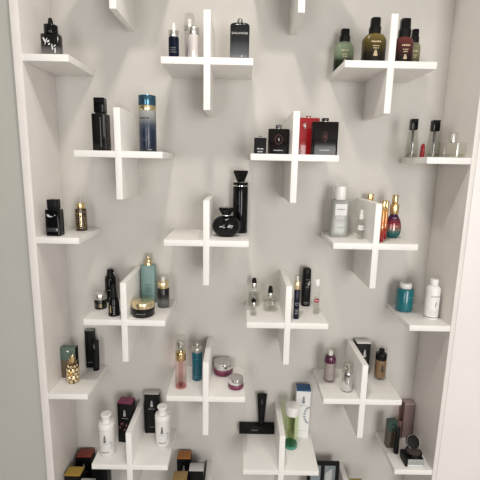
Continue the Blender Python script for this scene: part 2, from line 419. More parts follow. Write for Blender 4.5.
t = flask(.213, -.085, .0815, .030, .1346, .1417, RED, 'red flask with small silver horse emblem, right of the upright', .018, 0, 3, cap=RED)
decal(t, 'horse_emblem', [[(u * 1.25, v * 1.25) for u, v in q] for q in HORSE], ('flat', -.0153), .106, WPRINT, -.014)
glyphs(t, .014, .004, ('flat', -.0153), .016, GPALE, -.026, rows=2, seed=6)
t = flask(.262, -.152, .0925, .034, .1158, .128, BLKCHERRY, 'largest black flask with slim emblem, in front of the red flask', .024, 0, 4, cap=BLACK)
decal(t, 'emblem_ring', [[(u * .62, v * 1.05) for u, v in q] for q in ringp], ('flat', -.0172), .064, REDPR)
decal(t, 'horse_emblem', [[(u * 1.1, v * 1.3) for u, v in q] for q in HORSE], ('flat', -.0174), .064, REDPR)
glyphs(t, .036, .0038, ('flat', -.0172), .016, GPALE, seed=9, name='brand_print')

# --- row 1, right corner
def atomizer(x, y, r, zc, h, label, rt=0):
    t = thing('atomizer', x, y, rowz(1), label, 'bottle', 'clear atomizers on the right corner shelf')
    rc = r * .62
    shape('glass_bottle', t, MATS.get('smoky_clear') or thin('smoky_clear', (.87, .875, .85), .34), [(0, r * .9), (.002, r), (zc * .55, r * .97), (zc * .9, r * .78), (zc - .002, r * .62), (zc, r * .5)], 3)
    shape('base_liquid', t, LIQGREY, [(.003, r * .80), (.012, r * .86), (.0125, r * .84)], 3)
    shape('dip_tube', t, DARKTUBE, C(.0020, .012, zc * .62, .0003), n=12)
    shape('pump_core', t, DARKTUBE, C(r * .20, zc * .62, zc, .0006), n=16)
    shape('cap', t, BLACK, C(rc, zc, h, .0012), 8)
    return t
atomizer(.590, -.120, .0195, .097, .1352, 'left clear glass atomizer with square black cap, right corner shelf')
atomizer(.652, -.155, .0210, .091, .1284, 'right clear glass atomizer with square black cap, beside the square perfume')
t = thing('lip_colour', .645, -.088, rowz(1), 'small red rounded tube between the two clear atomizers', 'cosmetic')
RTUBE = pbsdf('red_plastic', (.34, .012, .02), .25, coat=.4)
shape('tube_base', t, RTUBE, C(.0085, 0, .026, .001))
shape('tube_cap', t, RTUBE, [(.026, .0079), (.042, .0076), (.048, .0055), (.0515, .002)])
t = thing('perfume_bottle', .697, -.200, rowz(1), 'wide clear square perfume bottle with glass stopper, right corner shelf', 'bottle')
GLASS = pbsdf('solid_glass', (.93, .95, .88), .02, trans=1)
bm = bmesh.new(); loft(bm, [(0, .042, .0185), (.002, .0433, .0195), (.0495, .0433, .0195), (.0512, .042, .0185)], 9, 48)
link('glass_bottle', bm, thin('perfume_glass', (.95, .955, .93), .25), t)
shape('perfume_liquid', t, thin('pale_perfume', (.96, .96, .90), .1), C(.0385, .006, .013, .001, .0150), 9, 40)
shape('neck', t, CHROME, C(.011, .0512, .055, .0006))
shape('stopper', t, CLEARG, C(.0135, .055, .0862, .0015, .0110), 6)
shape('glint_core', t, pbsdf('bright_silver', (.85, .84, .82), .3, .6), C(.0065, .055, .080, .001))  # silver core added inside the stopper to give its white glint
boxo('chrome_stem', t, MATS['bright_silver'], .016, .0225, -.003, .003, .004, .050, .0008)

# --- row 2, left corner
t = thing('perfume_bottle', -.702, -.186, rowz(2), 'black square-shouldered perfume with silver script, left corner beside gold dropper', 'bottle')
shape('bottle', t, BLACK, [(0, .0245, .0195), (.002, .0262, .021), (.0915, .0262, .021), (.0945, .0245, .0195)], 8, 48)
shape('neck', t, BLACKM, C(.017, .0945, .097, .0004, .015), 6)
shape('cap', t, BLACKM, C(.0190, .097, .130, .0012, .0175), 6, 40)
decal(t, 'script_print', [[(-.018, .002), (-.012, .004), (-.004, -.001), (.003, -.001), (.003, -.003), (-.006, -.005), (-.014, -.003)], [(-.019, .006), (-.010, .006), (-.010, .005), (-.019, .004)], [(.009, .003), (.013, .005), (.012, .001), (.009, .0)]], ('flat', -.0212), .073, GPALE)
boxo('plate', t, pbsdf('dark_grey_plate', (.03, .03, .03), .4), -.021, .021, -.0217, -.0205, .016, .030, .0004)
decal(t, 'plate_mark', [[(.012, -.004), (.019, -.004), (.019, .004), (.012, .004)]], ('flat', -.0218), .023, GPRINT)
t = thing('dropper_bottle', -.651, -.072, rowz(2), 'brown glass dropper covered in gold pattern, beside the black perfume', 'bottle')
BROWN = pbsdf('brown_glass', (.035, .016, .008), .12, coat=.5)
dropper(t, .0215, .0856, .107, .1275, BROWN, GOLD, pbsdf('milky_bulb', (.62, .56, .50), .35), rb=.0155, bulb_r=.0035, shoulder=.003)
bm = bmesh.new(); rnd = random.Random(3)
for i in range(9):
    for j in range(15):
        a = -1.35 + j * .19; zc = .012 + i * .0078
        if rnd.random() < .25: continue
        w, hh = rnd.uniform(.0010, .0019), rnd.uniform(.0018, .0034)
        u = a * .0215
        q = [(u - w, zc), (u, zc - hh), (u + w, zc), (u, zc + hh)]
        bm.faces.new([bm.verts.new(v) for v in wrap(q, ('round', .0215), 0, 0)])
link('gold_pattern', bm, GOLD, t, 0)

# --- row 2, middle: two black bottles with flared caps
def flared(t, r, z0, h):
    shape('cap', t, BLACK, [(z0, r * .58), (z0 + .002, r * .60), (h - .011, r * .95), (h - .008, r), (h - .003, r * .97), (h - .0008, r * .9), (h - .0015, r * .6)], 2, 8, smooth=25)
t = thing('perfume_bottle', -.032, -.050, rowz(2), 'tall black cylinder perfume with flared cap and silver rings', 'bottle', 'black perfumes with flared caps')
shape('bottle', t, BLACK, C(.0295, 0, .197, .002), n=48)
shape('silver_ring', t, CHROME, C(.0299, .182, .187, .0006), n=48)
shape('shoulder', t, CHROME, [(.197, .0290), (.199, .0287), (.2035, .0235), (.206, .0185)])
flared(t, .0305, .206, .2435)
glyphs(t, .024, .004, ('round', .0299), .1845, KPRINT, seed=3)
t = thing('perfume_bottle', -.083, -.140, rowz(2), 'squat round black perfume with flared cap, in front of the tall one', 'bottle', 'black perfumes with flared caps')
zc, rr = .0385, .0520
rings = []
for k in range(1, 16):
    a = -PI / 2 + PI * k / 16
    z = zc + .0405 * math.sin(a)
    if z < .002: continue
    rings.append((z, rr * math.cos(a) ** .8, .036 * math.cos(a) ** .8))
rings = [(0, rings[0][1] * .85, rings[0][2] * .85)] + rings
shape('bottle', t, BLACK, rings, 2, 48, smooth=60)
shape('neck', t, CHROME, C(.0145, .0755, .0815, .0008))
flared(t, .0300, .0815, .1095)
decal(t, 'script_print', [[(-.026, .001), (-.012, .003), (-.010, .001), (-.022, -.002)], [(-.012, -.002), (.012, .001), (.012, -.001), (-.010, -.004)], [(.006, .004), (.026, .006), (.027, .003), (.010, .001)], [(.018, -.003), (.025, .0), (.024, -.003), (.018, -.005)]], ('round', .052, .0362), .040, GPALE)

# --- row 2, right
t = thing('mist_bottle', .348, -.091, rowz(2), 'tall frosted grey mist bottle with white cap and white label', 'bottle')
FROST = pbsdf('frosted_grey', (.32, .325, .30), .35, coat=.3)
shape('bottle', t, FROST, [(0, .0305, .0215), (.002, .0325, .0235), (.136, .0325, .0235), (.1395, .0300, .0215), (.1413, .020, .018)], 5, 48)
shape('cap', t, WPLAS, C(.0215, .1413, .191, .0016), n=40)
boxo('front_label', t, WCARD, -.021, .023, -.0241, -.0230, .083, .126, .0002)
glyphs(t, .030, .005, ('flat', -.0243), .104, GPRINT, .001, name='label_print', seed=5)
glyphs(t, .032, .0035, ('flat', -.0238), .064, GPRINT, .002, rows=2, name='small_print', seed=6)
glyphs(t, .026, .004, ('flat', -.0238), .035, GPRINT, .002, name='small_print', seed=7)
t = thing('spray_bottle', .420, -.140, rowz(2), 'small clear spray vial with white top, left beside the upright', 'bottle')
shape('bottle', t, CLEARG, [(0, .0115), (.0015, .0125), (.068, .0125), (.073, .0085), (.0754, .0075)])
shape('liquid', t, LIQGREY, C(.0105, .003, .040, .0008))
shape('spray_top', t, WPLAS, [(.0745, .0085), (.090, .0085), (.092, .0062), (.1085, .0058), (.1097, .0045)])
bm = bmesh.new()
for k in range(14):
    a0, a1 = -1.2 + 2.4 * k / 14, -1.2 + 2.4 * (k + 1) / 14
    q = [(a0 * .0125, -.009), (a1 * .0125, -.009), (a1 * .0125, .009), (a0 * .0125, .009)]
    bm.faces.new([bm.verts.new(v) for v in wrap(q, ('round', .0126), 0, .043)])
link('label', bm, WCARD, t, 0)
glyphs(t, .014, .002, ('round', .0131), .044, GPRINT, rows=2, seed=1)
t = thing('perfume_bottle', .478, -.045, rowz(2), 'gold-capped bottle hidden behind the upright, only its gold top showing', 'bottle')
shape('bottle', t, pbsdf('amber_glass', (.45, .20, .06), .12, coat=.4), C(.0150, 0, .128))
shape('collar', t, GOLD, C(.0095, .128, .140, .0006))
shape('cap', t, GOLD, [(.140, .0120), (.141, .0125), (.160, .0125), (.161, .012)], 2, 10, smooth=20)
SL = grad('amber_red_lacquer', .12, [(0, (.33, .006, .02)), (.2, (.38, .02, .02)), (.45, (.50, .13, .03)), (1, (.58, .30, .08))], .12, .6, .35)
for x, y, hb, h, lab in ((.4815, -.191, .1197, .1502, 'front slim red and gold spray, touching the upright'), (.512, -.135, .111, .1434, 'rear slim red and gold spray, second from the upright')):
    t = thing('purse_spray', x, y, rowz(2), lab, 'bottle', 'slim red and gold sprays')
    shape('bottle', t, SL, C(.0083, 0, hb, .0008), n=24)
    shape('cap', t, GOLD, C(.0086, hb, h, .0012), n=24)
    shape('mid_ring', t, GOLDP, C(.0086, .052, .055, .0003), n=24)
t = thing('perfume_bottle', .555, -.101, rowz(2), 'multicoloured teardrop perfume with purple top, teal base and gold cap', 'bottle')
m = grad('iridescent_glass', .0936, [(0, (.004, .09, .09)), (.22, (.015, .12, .115)), (.34, (.17, .16, .14)), (.48, (.27, .09, .08)), (.64, (.20, .018, .035)), (.82, (.06, .008, .045)), (1, (.03, .008, .04))], .1, .4, .2)
prof = [(0, .017), (.003, .0215), (.012, .0262), (.026, .0290), (.042, .0292), (.058, .0268), (.072, .0218), (.083, .0160), (.090, .0125), (.0936, .0115)]
shape('bottle', t, m, [(z, r * 1.08, r * .80) for z, r in prof], 2, 48, smooth=60)
shape('collar', t, GOLD, C(.0160, .0920, .129, .001))
shape('cap', t, GOLD, C(.0108, .129, .1645, .001))
glyphs(t, .020, .0035, ('round', .0316, .0235), .046, GOLDPR, name='gold_print', seed=2)
glyphs(t, .014, .003, ('round', .0200, .0155), .076, GPALE, name='small_print', seed=3)

# --- row 3, left
LIDTOP = pbsdf('satin_lid_top', (.46, .44, .42), .4, .3)
def jar(t, r, zl, h, glass, lid, rl=None):
    rl = rl or r
    shape('jar', t, glass, [(0, r * .88), (.002, r * .95), (.006, r), (zl - .003, r), (zl, r * .95)], n=48)
    shape('lid', t, lid, C(rl, zl, h, .0010), n=48)
    if lid is CHROME: shape('lid_top', t, LIDTOP, C(rl - .0015, h, h + .0008, .0003), n=48)
BLKGLASS = pbsdf('dark_jar_glass', (.008, .008, .008), .1, spec=.4)
t = thing('cream_jar', -.576, -.113, rowz(3), 'small black jar with silver lid on the left shelf', 'jar')
jar(t, .0245, .0389, .0612, BLKGLASS, SILVER)
decal(t, 'label_block', [[(-.014, -.008), (-.001, -.008), (-.001, .006), (-.014, .006)]], ('round', .0245), .018, DIMPR)
decal(t, 'gold_block', [[(.003, -.010), (.012, -.010), (.012, .007), (.003, .007)]], ('round', .0245), .018, pbsdf('dull_gold_print', (.28, .24, .12), .5))
t = thing('pump_bottle', -.560, -.034, rowz(3), 'tall black bottle with narrow top, behind the silver-lidded jar', 'bottle', 'black bottles on the left shelf')
shape('bottle', t, BLACK, [(0, .0205), (.002, .0220), (.095, .0220), (.106, .0200), (.1125, .0145)])
shape('pump_cap', t, BLACKM, [(.1125, .0140), (.116, .0125), (.135, .0115), (.1374, .010)])
shape('spout', t, BLACKM, [(.127, .004), (.134, .004)], ox=.0125)
glyphs(t, .012, .003, ('round', .0220), .052, GPALE, seed=1)
t = thing('dropper_bottle', -.501, -.185, rowz(3), 'black conical bottle with gold print, front of the left shelf by the upright', 'bottle', 'black bottles on the left shelf')
shape('bottle', t, BLACK, [(0, .0200), (.002, .0215), (.050, .0195), (.066, .0165), (.072, .0135)])
shape('cap', t, BLACKM, [(.072, .0130), (.083, .0122), (.104, .0100), (.116, .0075), (.120, .005)])
decal(t, 'gold_print', [[(-.010, -.016), (-.004, -.016), (-.005, .012), (-.009, .012)]], ('round', .0214), .032, pbsdf('ochre_print', (.35, .28, .12), .5))
glyphs(t, .006, .003, ('round', .0214), .036, GPALE, .006, rows=5, gap=2.2, seed=3)
t = thing('pump_bottle', -.403, -.030, rowz(3), 'tall pale teal bottle with gold pump under a clear cap', 'bottle')
TEALP = pbsdf('pale_teal', (.165, .265, .25), .32, spec=.4)
shape('bottle', t, TEALP, [(0, .029, .018), (.002, .0310, .020), (.154, .0310, .020), (.1575, .029, .0185), (.1585, .026, .0165)], 4, 48)
shape('gold_collar', t, GOLDP, [(.1585, .0180), (.165, .0178), (.173, .0165), (.179, .0115), (.1815, .0080)])
shape('pump_stem', t, GOLDP, C(.0060, .1815, .195, .0008))
hollow('clear_cap', t, CLEAR, .0195, .160, .206)
glyphs(t, .026, .0045, ('flat', -.0203), .078, pbsdf('dark_teal_print', (.06, .12, .12), .5), .002, rows=4, gap=2.1, seed=4)
glyphs(t, .040, .0035, ('flat', -.0203), .030, pbsdf('dark_teal_ink', (.08, .15, .15), .5), seed=5)
t = thing('cream_jar', -.393, -.176, rowz(3), 'wide black jar with shiny gold lid, in front of the teal pump', 'jar')
jar(t, .0430, .0345, .0550, BLKGLASS, GOLDP, .0425)
glyphs(t, .034, .003, ('round', .0430), .016, GPRINT, seed=2)
t = thing('pump_bottle', -.334, -.082, rowz(3), 'black bottle fading to clear base with gold collar and clear cap', 'bottle')
m = grad_glass('black_clear_fading', .0791, [(0, (.5, .5, .48)), (.2, (.35, .35, .34)), (.5, (.05, .05, .05)), (.75, (.01, .01, .01)), (1, (.008, .008, .008))], [(0, .15), (.2, .3), (.5, .9), (.7, 1), (1, 1)])
shape('bottle', t, m, C(.0240, 0, .0791, .002), n=40)
shape('gold_collar', t, GOLDP, C(.0225, .0791, .104, .001), n=40)
shape('pump_head', t, WPLAS, C(.008, .104, .122, .001))
hollow('clear_cap', t, CLEARG, .0215, .104, .131)

# --- row 3, middle: droppers and tubes
def clear_dropper(x, y, r, zb, zc, h, label, rb, br, p=2, ry=None, sh=.006):
    t = thing('dropper_bottle', x, y, rowz(3), label, 'bottle', 'clear droppers with black bulbs')
    k = (ry / r) if ry else 1
    dropper(t, r, zb, zc, h, CLEARG, SILVER, RUBBER, rb=rb, bulb_r=br * 1.15, p=p, ry=ry, shoulder=sh)
    shape('serum', t, LIQGREY, C(r * .86, .004, zb * .72, .0015, r * .86 * k), p)
    shape('pipette', t, CLEAR, C(.0028, .008, zb, .0004), n=12)
    glyphs(t, r * 1.0, .0028, ('round', r, r * k), zb * .62, GPRINT, rows=2, gap=2.2, name='label_print', seed=int(zb * 1e4))
    glyphs(t, r * 1.1, .0022, ('round', r, r * k), zb * .28, GPALE, rows=1, name='small_print', seed=2)
    return t
clear_dropper(.031, -.050, .0240, .0742, .097, .1173, 'tallest clear dropper with black bulb, back left of its shelf', .0115, .0085)
clear_dropper(.094, -.105, .0285, .0560, .0745, .1010, 'wide clear dropper with black bulb, nearest the upright', .0110, .0080, p=3.2, ry=.022)
clear_dropper(.026, -.163, .0125, .0381, .054, .0685, 'tiny clear dropper with black bulb, front left corner of its shelf', .0100, .0075)
t = thing('serum_bottle', .187, -.185, rowz(3), 'slim navy serum tube with gold collar and clear cap, right of upright', 'bottle')
shape('bottle', t, NAVY, C(.0108, 0, .1157, .0008))
shape('gold_collar', t, GOLDP, C(.0118, .1157, .1465, .0008))
shape('pump_head', t, WPLAS, C(.0045, .1465, .165, .0006))
hollow('clear_cap', t, CLEARG, .0105, .1465, .1705)
decal(t, 'ring_print', [[(.0045 * math.cos(a) * 1.4, .0055 * math.sin(a)), (.0045 * math.cos(a + .5) * 1.4, .0055 * math.sin(a + .5)), (.0036 * math.cos(a + .5) * 1.4, .0044 * math.sin(a + .5)), (.0036 * math.cos(a) * 1.4, .0044 * math.sin(a))] for a in [k * .52 for k in range(11)]], ('round', .0108), .060, GPALE)
glyphs(t, .012, .0025, ('round', .0108), .036, GPALE, rows=3, gap=3, seed=2)
t = thing('makeup_stick', .246, -.036, rowz(3), 'thick matte black makeup stick standing behind the navy serum', 'cosmetic')
shape('barrel', t, BLACKM, C(.0185, 0, .092, .0012), 3)
shape('cap', t, BLACKM, [(.092, .0172), (.093, .0176), (.148, .0168), (.156, .0150), (.1595, .0105)], 3)
for k, zz in enumerate((.112, .096, .080)): glyphs(t, .014, .006, ('flat', -.0186), zz, DIMPR, .002, seed=k, name='brand_print')
decal(t, 'brand_lettering', [[(.004, .0), (.007, .0), (.007, .016), (.004, .016)], [(.009, .004), (.0115, .004), (.0115, .020), (.009, .020)]], ('flat', -.0182), .088, GPALE)
glyphs(t, .020, .003, ('flat', -.0187), .016, GPRINT, rows=2, seed=4)
t = thing('roll_on_vial', .271, -.134, rowz(3), 'slim clear vial with white cap and red round mark', 'bottle')
shape('vial', t, CLEARG, [(0, .011), (.0015, .0130), (.110, .0125), (.1155, .0095), (.117, .0085)])
shape('liquid', t, LIQGREY, C(.0105, .004, .066, .001))
shape('cap', t, WPLAS, C(.0105, .115, .1415, .001))
bm = bmesh.new()
q = [(.011 * math.cos(2 * PI * k / 16), .0085 * math.sin(2 * PI * k / 16)) for k in range(16)]
bm.faces.new([bm.verts.new(v) for v in wrap(q, ('round', .0132), 0, .058)])
link('red_mark', bm, pbsdf('red_mark_print', (.38, .03, .05), .5), t, 0)
glyphs(t, .012, .003, ('round', .0137), .057, WPRINT, name='mark_print', seed=8)
glyphs(t, .008, .003, ('round', .0130), .088, GPRINT, rows=3, gap=2.6, seed=9)

# --- row 3, right corner
t = thing('pump_bottle', .640, -.072, rowz(3), 'short teal bottle with white collar and clear pump tip', 'bottle')
TEAL = pbsdf('deep_teal', (.010, .15, .18), .22, coat=.4)
shape('bottle', t, TEAL, [(0, .0300), (.003, .0330), (.006, .0335), (.090, .0335), (.0936, .0310)], n=48)
shape('collar', t, WPLAS, C(.0230, .0936, .114, .0015), n=40)
shape('pump_tip', t, CLEARG, [(.114, .011), (.117, .0085), (.128, .0065), (.136, .0045), (.138, .0025)])
glyphs(t, .036, .0045, ('round', .0335), .060, pbsdf('light_teal_print', (.10, .32, .34), .5), name='brand_print', seed=1)
t = thing('mist_bottle', .711, -.156, rowz(3), 'tall white bottle with narrow cap and grey lettering, right wall', 'bottle')
shape('bottle', t, WPLAS, [(0, .0238), (.002, .0255), (.116, .0255), (.122, .0245), (.1275, .0205), (.131, .0160)], n=48)
shape('base_ring', t, pbsdf('brown_ring', (.05, .035, .03), .4), C(.0258, .0085, .0115, .0004), n=40)
shape('cap', t, WPLAS, C(.0150, .131, .1565, .0012), n=32)
glyphs(t, .034, .0055, ('round', .0255), .091, GPRINT, name='brand_print', seed=11)
glyphs(t, .010, .0025, ('round', .0255), .080, GPALE, seed=12)
decal(t, 'drawn_mark', [[(-.001, -.012), (.001, -.012), (.003, .004), (.0005, .012), (-.0015, .002)], [(.002, .006), (.005, .009), (.003, .0)]], ('round', .0255), .063, GPRINT, .002)
glyphs(t, .036, .0025, ('round', .0255), .036, GPALE, rows=4, gap=2.2, seed=13)

# --- row 4, left corner
t = thing('product_box', -.7175, -.103, rowz(4), 'green and brown carton standing behind the gold pineapple bottle', 'box', None, 0)
boxo('carton', t, pbsdf('olive_brown_card', (.105, .075, .045), .45), -.030, .030, -.014, .014, 0, .077, .0008)
boxo('carton_top', t, pbsdf('dull_green_card', (.085, .125, .105), .45), -.030, .030, -.014, .014, .077, .131, .0008)
boxo('side_panel', t, BLACKC, .0296, .0308, -.0138, .0138, .001, .130, .0003)
decal(t, 'crest', [[(-.006, -.001), (.0, -.004), (.006, -.001), (.003, .003), (-.003, .003)]], ('flat', -.0143), .117, WPRINT)
t = thing('perfume_bottle', -.690, -.143, rowz(4), 'gold pineapple shaped perfume bottle with leafy crown', 'bottle')
DGOLD = pbsdf('dark_gold_groove', (.10, .06, .025), .4, .7)
PGOLD = pbsdf('warm_pale_gold', (.85, .70, .45), .34, .85)
shape('bottle', t, DGOLD, [(0, .0175), (.002, .0200), (.012, .0215), (.035, .0222), (.060, .0205), (.072, .0160), (.077, .0100), (.080, .0085)])
bm = bmesh.new()
for i in range(5):
    zc = .010 + i * .0148; r = [.0208, .0220, .0221, .0210, .0168][i]
    for j in range(7):
        a = 2 * PI * (j + .5 * (i % 2)) / 7
        mm = Matrix.Translation((r * math.sin(a), -r * math.cos(a), zc)) @ Matrix.Rotation(a, 4, 'Z')
        hw, hh = r * .46, .0120
        base = [(-hw, .002, 0), (-hw * .4, .0, -hh * .75), (hw * .4, .0, -hh * .75), (hw, .002, 0), (hw * .4, .0, hh * .75), (-hw * .4, .0, hh * .75)]
        base = [(x * .93, y, z * .86) for x, y, z in base]
        sq = [(x * .74, -.0022, z * .74) for x, _, z in base]
        vs = [bm.verts.new(mm @ Vector(q)) for q in base + sq]
        for q in range(6): bm.faces.new((vs[q], vs[(q + 1) % 6], vs[6 + (q + 1) % 6], vs[6 + q]))
        bm.faces.new(vs[6:])
link('scales', bm, PGOLD, t, 0)
bm = bmesh.new()
for ln, rad, n, z0, off in ((.020, .0190, 6, .074, 0), (.030, .0130, 6, .077, .5), (.037, .005, 4, .080, 0)):
    for j in range(n):
        a = 2 * PI * (j + off) / n
        mm = Matrix.Translation((0, 0, z0)) @ Matrix.Rotation(a, 4, 'Z')
        pr = [(-.003, -.005, 0), (.003, -.005, 0), (.0050, -rad * .8, ln * .5), (0, -rad * 1.15, ln), (-.0050, -rad * .8, ln * .5), (0, -rad * .8 + .0025, ln * .45)]
        v = [bm.verts.new(mm @ Vector(q)) for q in pr]
        for f in ((0, 1, 5), (1, 2, 5), (2, 3, 5), (3, 4, 5), (4, 0, 5), (0, 4, 3, 2, 1)): bm.faces.new([v[i] for i in f])
link('leaf_crown', bm, PGOLD, t, 0)
bm = bmesh.new(); loft(bm, [(0, .0085, .0115), (.002, .0085, .0115), (.0032, .0065, .009)], 2, 24)
bmesh.ops.rotate(bm, verts=bm.verts, cent=(0, 0, 0), matrix=Matrix.Rotation(PI / 2, 3, 'X'))
bmesh.ops.translate(bm, verts=bm.verts, vec=(-.002, -.0215, .045))
link('medallion', bm, pbsdf('orange_gold', (.62, .38, .15), .35, .8), t)
t = thing('product_box', -.661, -.020, rowz(4), 'tall slim black carton leaning by the back wall, left corner shelf', 'box', 'black cosmetics at the back of the left corner shelf')
boxo('carton', t, BLACKC, -.0190, .0190, -.012, .012, 0, .168, .0008)
boxo('carton_lid', t, pbsdf('grey_card', (.16, .16, .155), .5), -.0190, .0190, -.012, .012, .168, .171, .0006)
glyphs(t, .020, .003, ('flat', -.0123), .024, GPRINT, seed=5)
t = thing('cosmetic_tube', -.632, -.046, rowz(4), 'black squeeze tube standing on its cap beside the slim black carton', 'tube', 'black cosmetics at the back of the left corner shelf')
shape('cap', t, BLACK, C(.0130, 0, .022, .001))
shape('tube', t, BLACKM, [(.022, .0140, .0120), (.05, .0150, .0105), (.10, .0158, .0065), (.128, .0160, .0025), (.137, .0160, .0016)])
decal(t, 'brand_print', [[(-.003, 0), (0, 0), (0, .018), (-.003, .018)]], ('flat', -.0085), .100, GPRINT)

# --- row 4, middle left
t = thing('spray_bottle', -.254, -.166, rowz(4), 'tall clear pink spray bottle with gold collar and clear overcap', 'bottle')
shape('bottle', t, thin('pink_glass', (.95, .86, .85), .2), C(.0228, 0, .1167, .002), n=40)
shape('base_glass', t, thin('rosy_base', (.92, .76, .77), .2), C(.0205, .002, .010, .001), n=40)
shape('inner_sleeve', t, thin('rosy_core', (.93, .80, .80), .2), C(.0085, .012, .1167, .001))
shape('gold_collar', t, GOLD, C(.0205, .1167, .150, .001), n=40)
shape('pump_core', t, CHROME, [(.150, .010), (.165, .010), (.170, .015), (.192, .015), (.195, .012)])
hollow('clear_cap', t, CLEARG, .0200, .150, .216)
t = thing('pump_bottle', -.196, -.104, rowz(4), 'deep blue teal pump bottle with silver collar, left of upright', 'bottle')
shape('bottle', t, pbsdf('blue_teal', (.006, .105, .155), .2, coat=.3), C(.0212, 0, .1208, .0015), n=40)
shape('silver_collar', t, SILVER, C(.0195, .1208, .140, .001), n=40)
shape('pump_head', t, CHROME, C(.009, .140, .154, .001))
hollow('clear_cap', t, CLEARG, .0185, .140, .1635)
glyphs(t, .012, .003, ('round', .0212), .094, pbsdf('cyan_print', (.25, .45, .5), .5), name='brand_print', seed=3)
glyphs(t, .020, .0025, ('round', .0212), .018, pbsdf('cyan_ink', (.2, .36, .42), .5), seed=4)
MAG = pbsdf('magenta_glass', (.13, .004, .045), .1, coat=.6)
MAGPR = pbsdf('pink_print', (.5, .2, .3), .4, .3)
t = thing('cream_jar', -.091, -.050, rowz(4), 'larger magenta jar with flat silver lid, beside the upright', 'jar', 'magenta jars with silver lids')
jar(t, .0415, .0270, .0525, MAG, CHROME, .0405)
decal(t, 'silver_line', [[(u0, -.0007), (u0 + .009, -.0007), (u0 + .009, .0007), (u0, .0007)] for u0 in [-.045 + .009 * k for k in range(10)]], ('round', .0415), .0205, MAGPR)
t = thing('cream_jar', -.036, -.160, rowz(4), 'smaller magenta jar with silver lid, front right of the larger', 'jar', 'magenta jars with silver lids')
jar(t, .0315, .0200, .0415, MAG, CHROME, .0300)
decal(t, 'silver_line', [[(u0, -.0007), (u0 + .006, -.0007), (u0 + .006, .0007), (u0, .0007)] for u0 in [-.027 + .006 * k for k in range(9)]], ('round', .0315), .0135, MAGPR)

# --- row 4, right
t = thing('pump_bottle', .350, -.095, rowz(4), 'frosted bottle with plum shoulder and white pump under clear cap', 'bottle')
PLUM = pbsdf('plum_plastic', (.075, .008, .035), .2, coat=.4)
shape('bottle', t, thin('frosted_pink_grey', (.86, .83, .82), .2, .25), C(.0236, 0, .082, .002), n=40)
shape('lotion', t, pbsdf('pale_lotion', (.50, .46, .45), .5), C(.0195, .006, .080, .002), n=32)
shape('shoulder', t, PLUM, [(.082, .0230), (.085, .0238), (.098, .0235), (.108, .0200), (.1125, .0130)], n=40)
shape('pump_head', t, WPLAS, [(.1125, .0095), (.116, .0100), (.128, .0095), (.1295, .008)])
hollow('clear_cap', t, CLEARG, .0205, .104, .1385)
glyphs(t, .020, .003, ('round', .0236), .066, GPRINT, rows=1, name='brand_print', seed=2)
glyphs(t, .032, .003, ('round', .0236), .034, GPRINT, rows=1, seed=3)
glyphs(t, .026, .0025, ('round', .0236), .020, GPRINT, rows=1, seed=4)
t = thing('pump_bottle', .404, -.170, rowz(4), 'chrome bottle with clear cap, left of upright beside the frosted one', 'bottle')
shape('bottle', t, CHROME, C(.0205, .004, .079, .0015), n=40)
shape('base', t, CLEARG, C(.0213, 0, .004, .0008), n=40)
shape('pump_core', t, CHROME, [(.079, .017), (.095, .017), (.098, .010), (.108, .009)], n=32)
hollow('clear_cap', t, CLEARG, .0210, .079, .1156)
t = thing('product_box', .499, -.030, rowz(4), 'black carton with white top half hidden behind the upright', 'box')
boxo('carton', t, BLACKC, -.029, .029, -.0205, .0205, 0, .142, .0008)
boxo('carton_lid', t, pbsdf('white_card_top', (.62, .61, .59), .5), -.029, .029, -.0205, .0205, .142, .148, .0008)
decal(t, 'flame_emblem', feather(.013, .034), ('flat', -.0207), .098, GPALE, .006)
glyphs(t, .020, .003, ('flat', -.0207), .070, GPRINT, .006, seed=3)
t = thing('foundation_bottle', .568, -.072, rowz(4), 'amber glass foundation bottle with black pump and clear cap', 'bottle')
shape('bottle', t, thin('clear_thick_glass', (.93, .92, .90), .2), C(.0245, 0, .0875, .003), n=40)
shape('foundation', t, pbsdf('tan_foundation', (.22, .14, .075), .3), C(.0222, .010, .0860, .003), n=40)
shape('pump_collar', t, BLACK, C(.0225, .0875, .112, .001), n=40)
shape('pump_head', t, BLACK, [(.112, .010), (.118, .0115), (.132, .0115), (.134, .009)])
hollow('clear_cap', t, CLEARG, .0215, .110, .139)
decal(t, 'flame_emblem', feather(.010, .030), ('round', .0247), .054, KPRINT)
glyphs(t, .018, .002, ('round', .0247), .026, KPRINT, seed=2)

# --- row 5, left: foam bottles and cartons
def foam(x, y, h, label, rot):
    t = thing('foam_bottle', x, y, rowz(5), label, 'bottle', 'white foam pump bottles', rot)
    zb = h * .655; zc = h * .805; r = .0312
    shape('bottle', t, pbsdf('white_bottle_plastic', (.70, .69, .67), .4), [(0, r - .004), (.002, r - .0005), (.004, r), (zb - .002, r), (zb, r - .001)], n=48)
    shape('shoulder', t, WPLAS, [(zb, r + .0004), (zb + .001, r + .0008), (zb + .020, r + .0006), (zb + .026, r * .93), (zc - .002, r * .74), (zc, .0195)], n=48)
    c = shape('foam_pump', t, WPLAS, [(zc, .0175), (h - .012, .0175), (h - .009, .0190), (h - .006, .0215), (h - .002, .0215), (h, .0195)], n=40)
    decal(t, 'flame_emblem', feather(.012, .032), ('round', r), zb * .70, KPRINT)
    glyphs(t, .024, .0025, ('round', r), zb * .50, GPRINT, name='brand_print', seed=5)
    glyphs(t, .030, .0045, ('round', r), zb * .17, KPRINT, name='small_print', seed=6)
    leaf = []
    for k in range(6):
        a = -.8 + k * .55; cx, cz = .022 + .006 * math.cos(a), .0 + .016 * math.sin(a)
        leaf.append([(cx + .007 * math.cos(a + q), cz + .007 * math.sin(a + q) * .6) for q in (0, 1.2, 2.6, 3.7, 5.)])
    decal(t, 'leaf_print', leaf, ('round', r), zb * .42, GPALE)
    return t
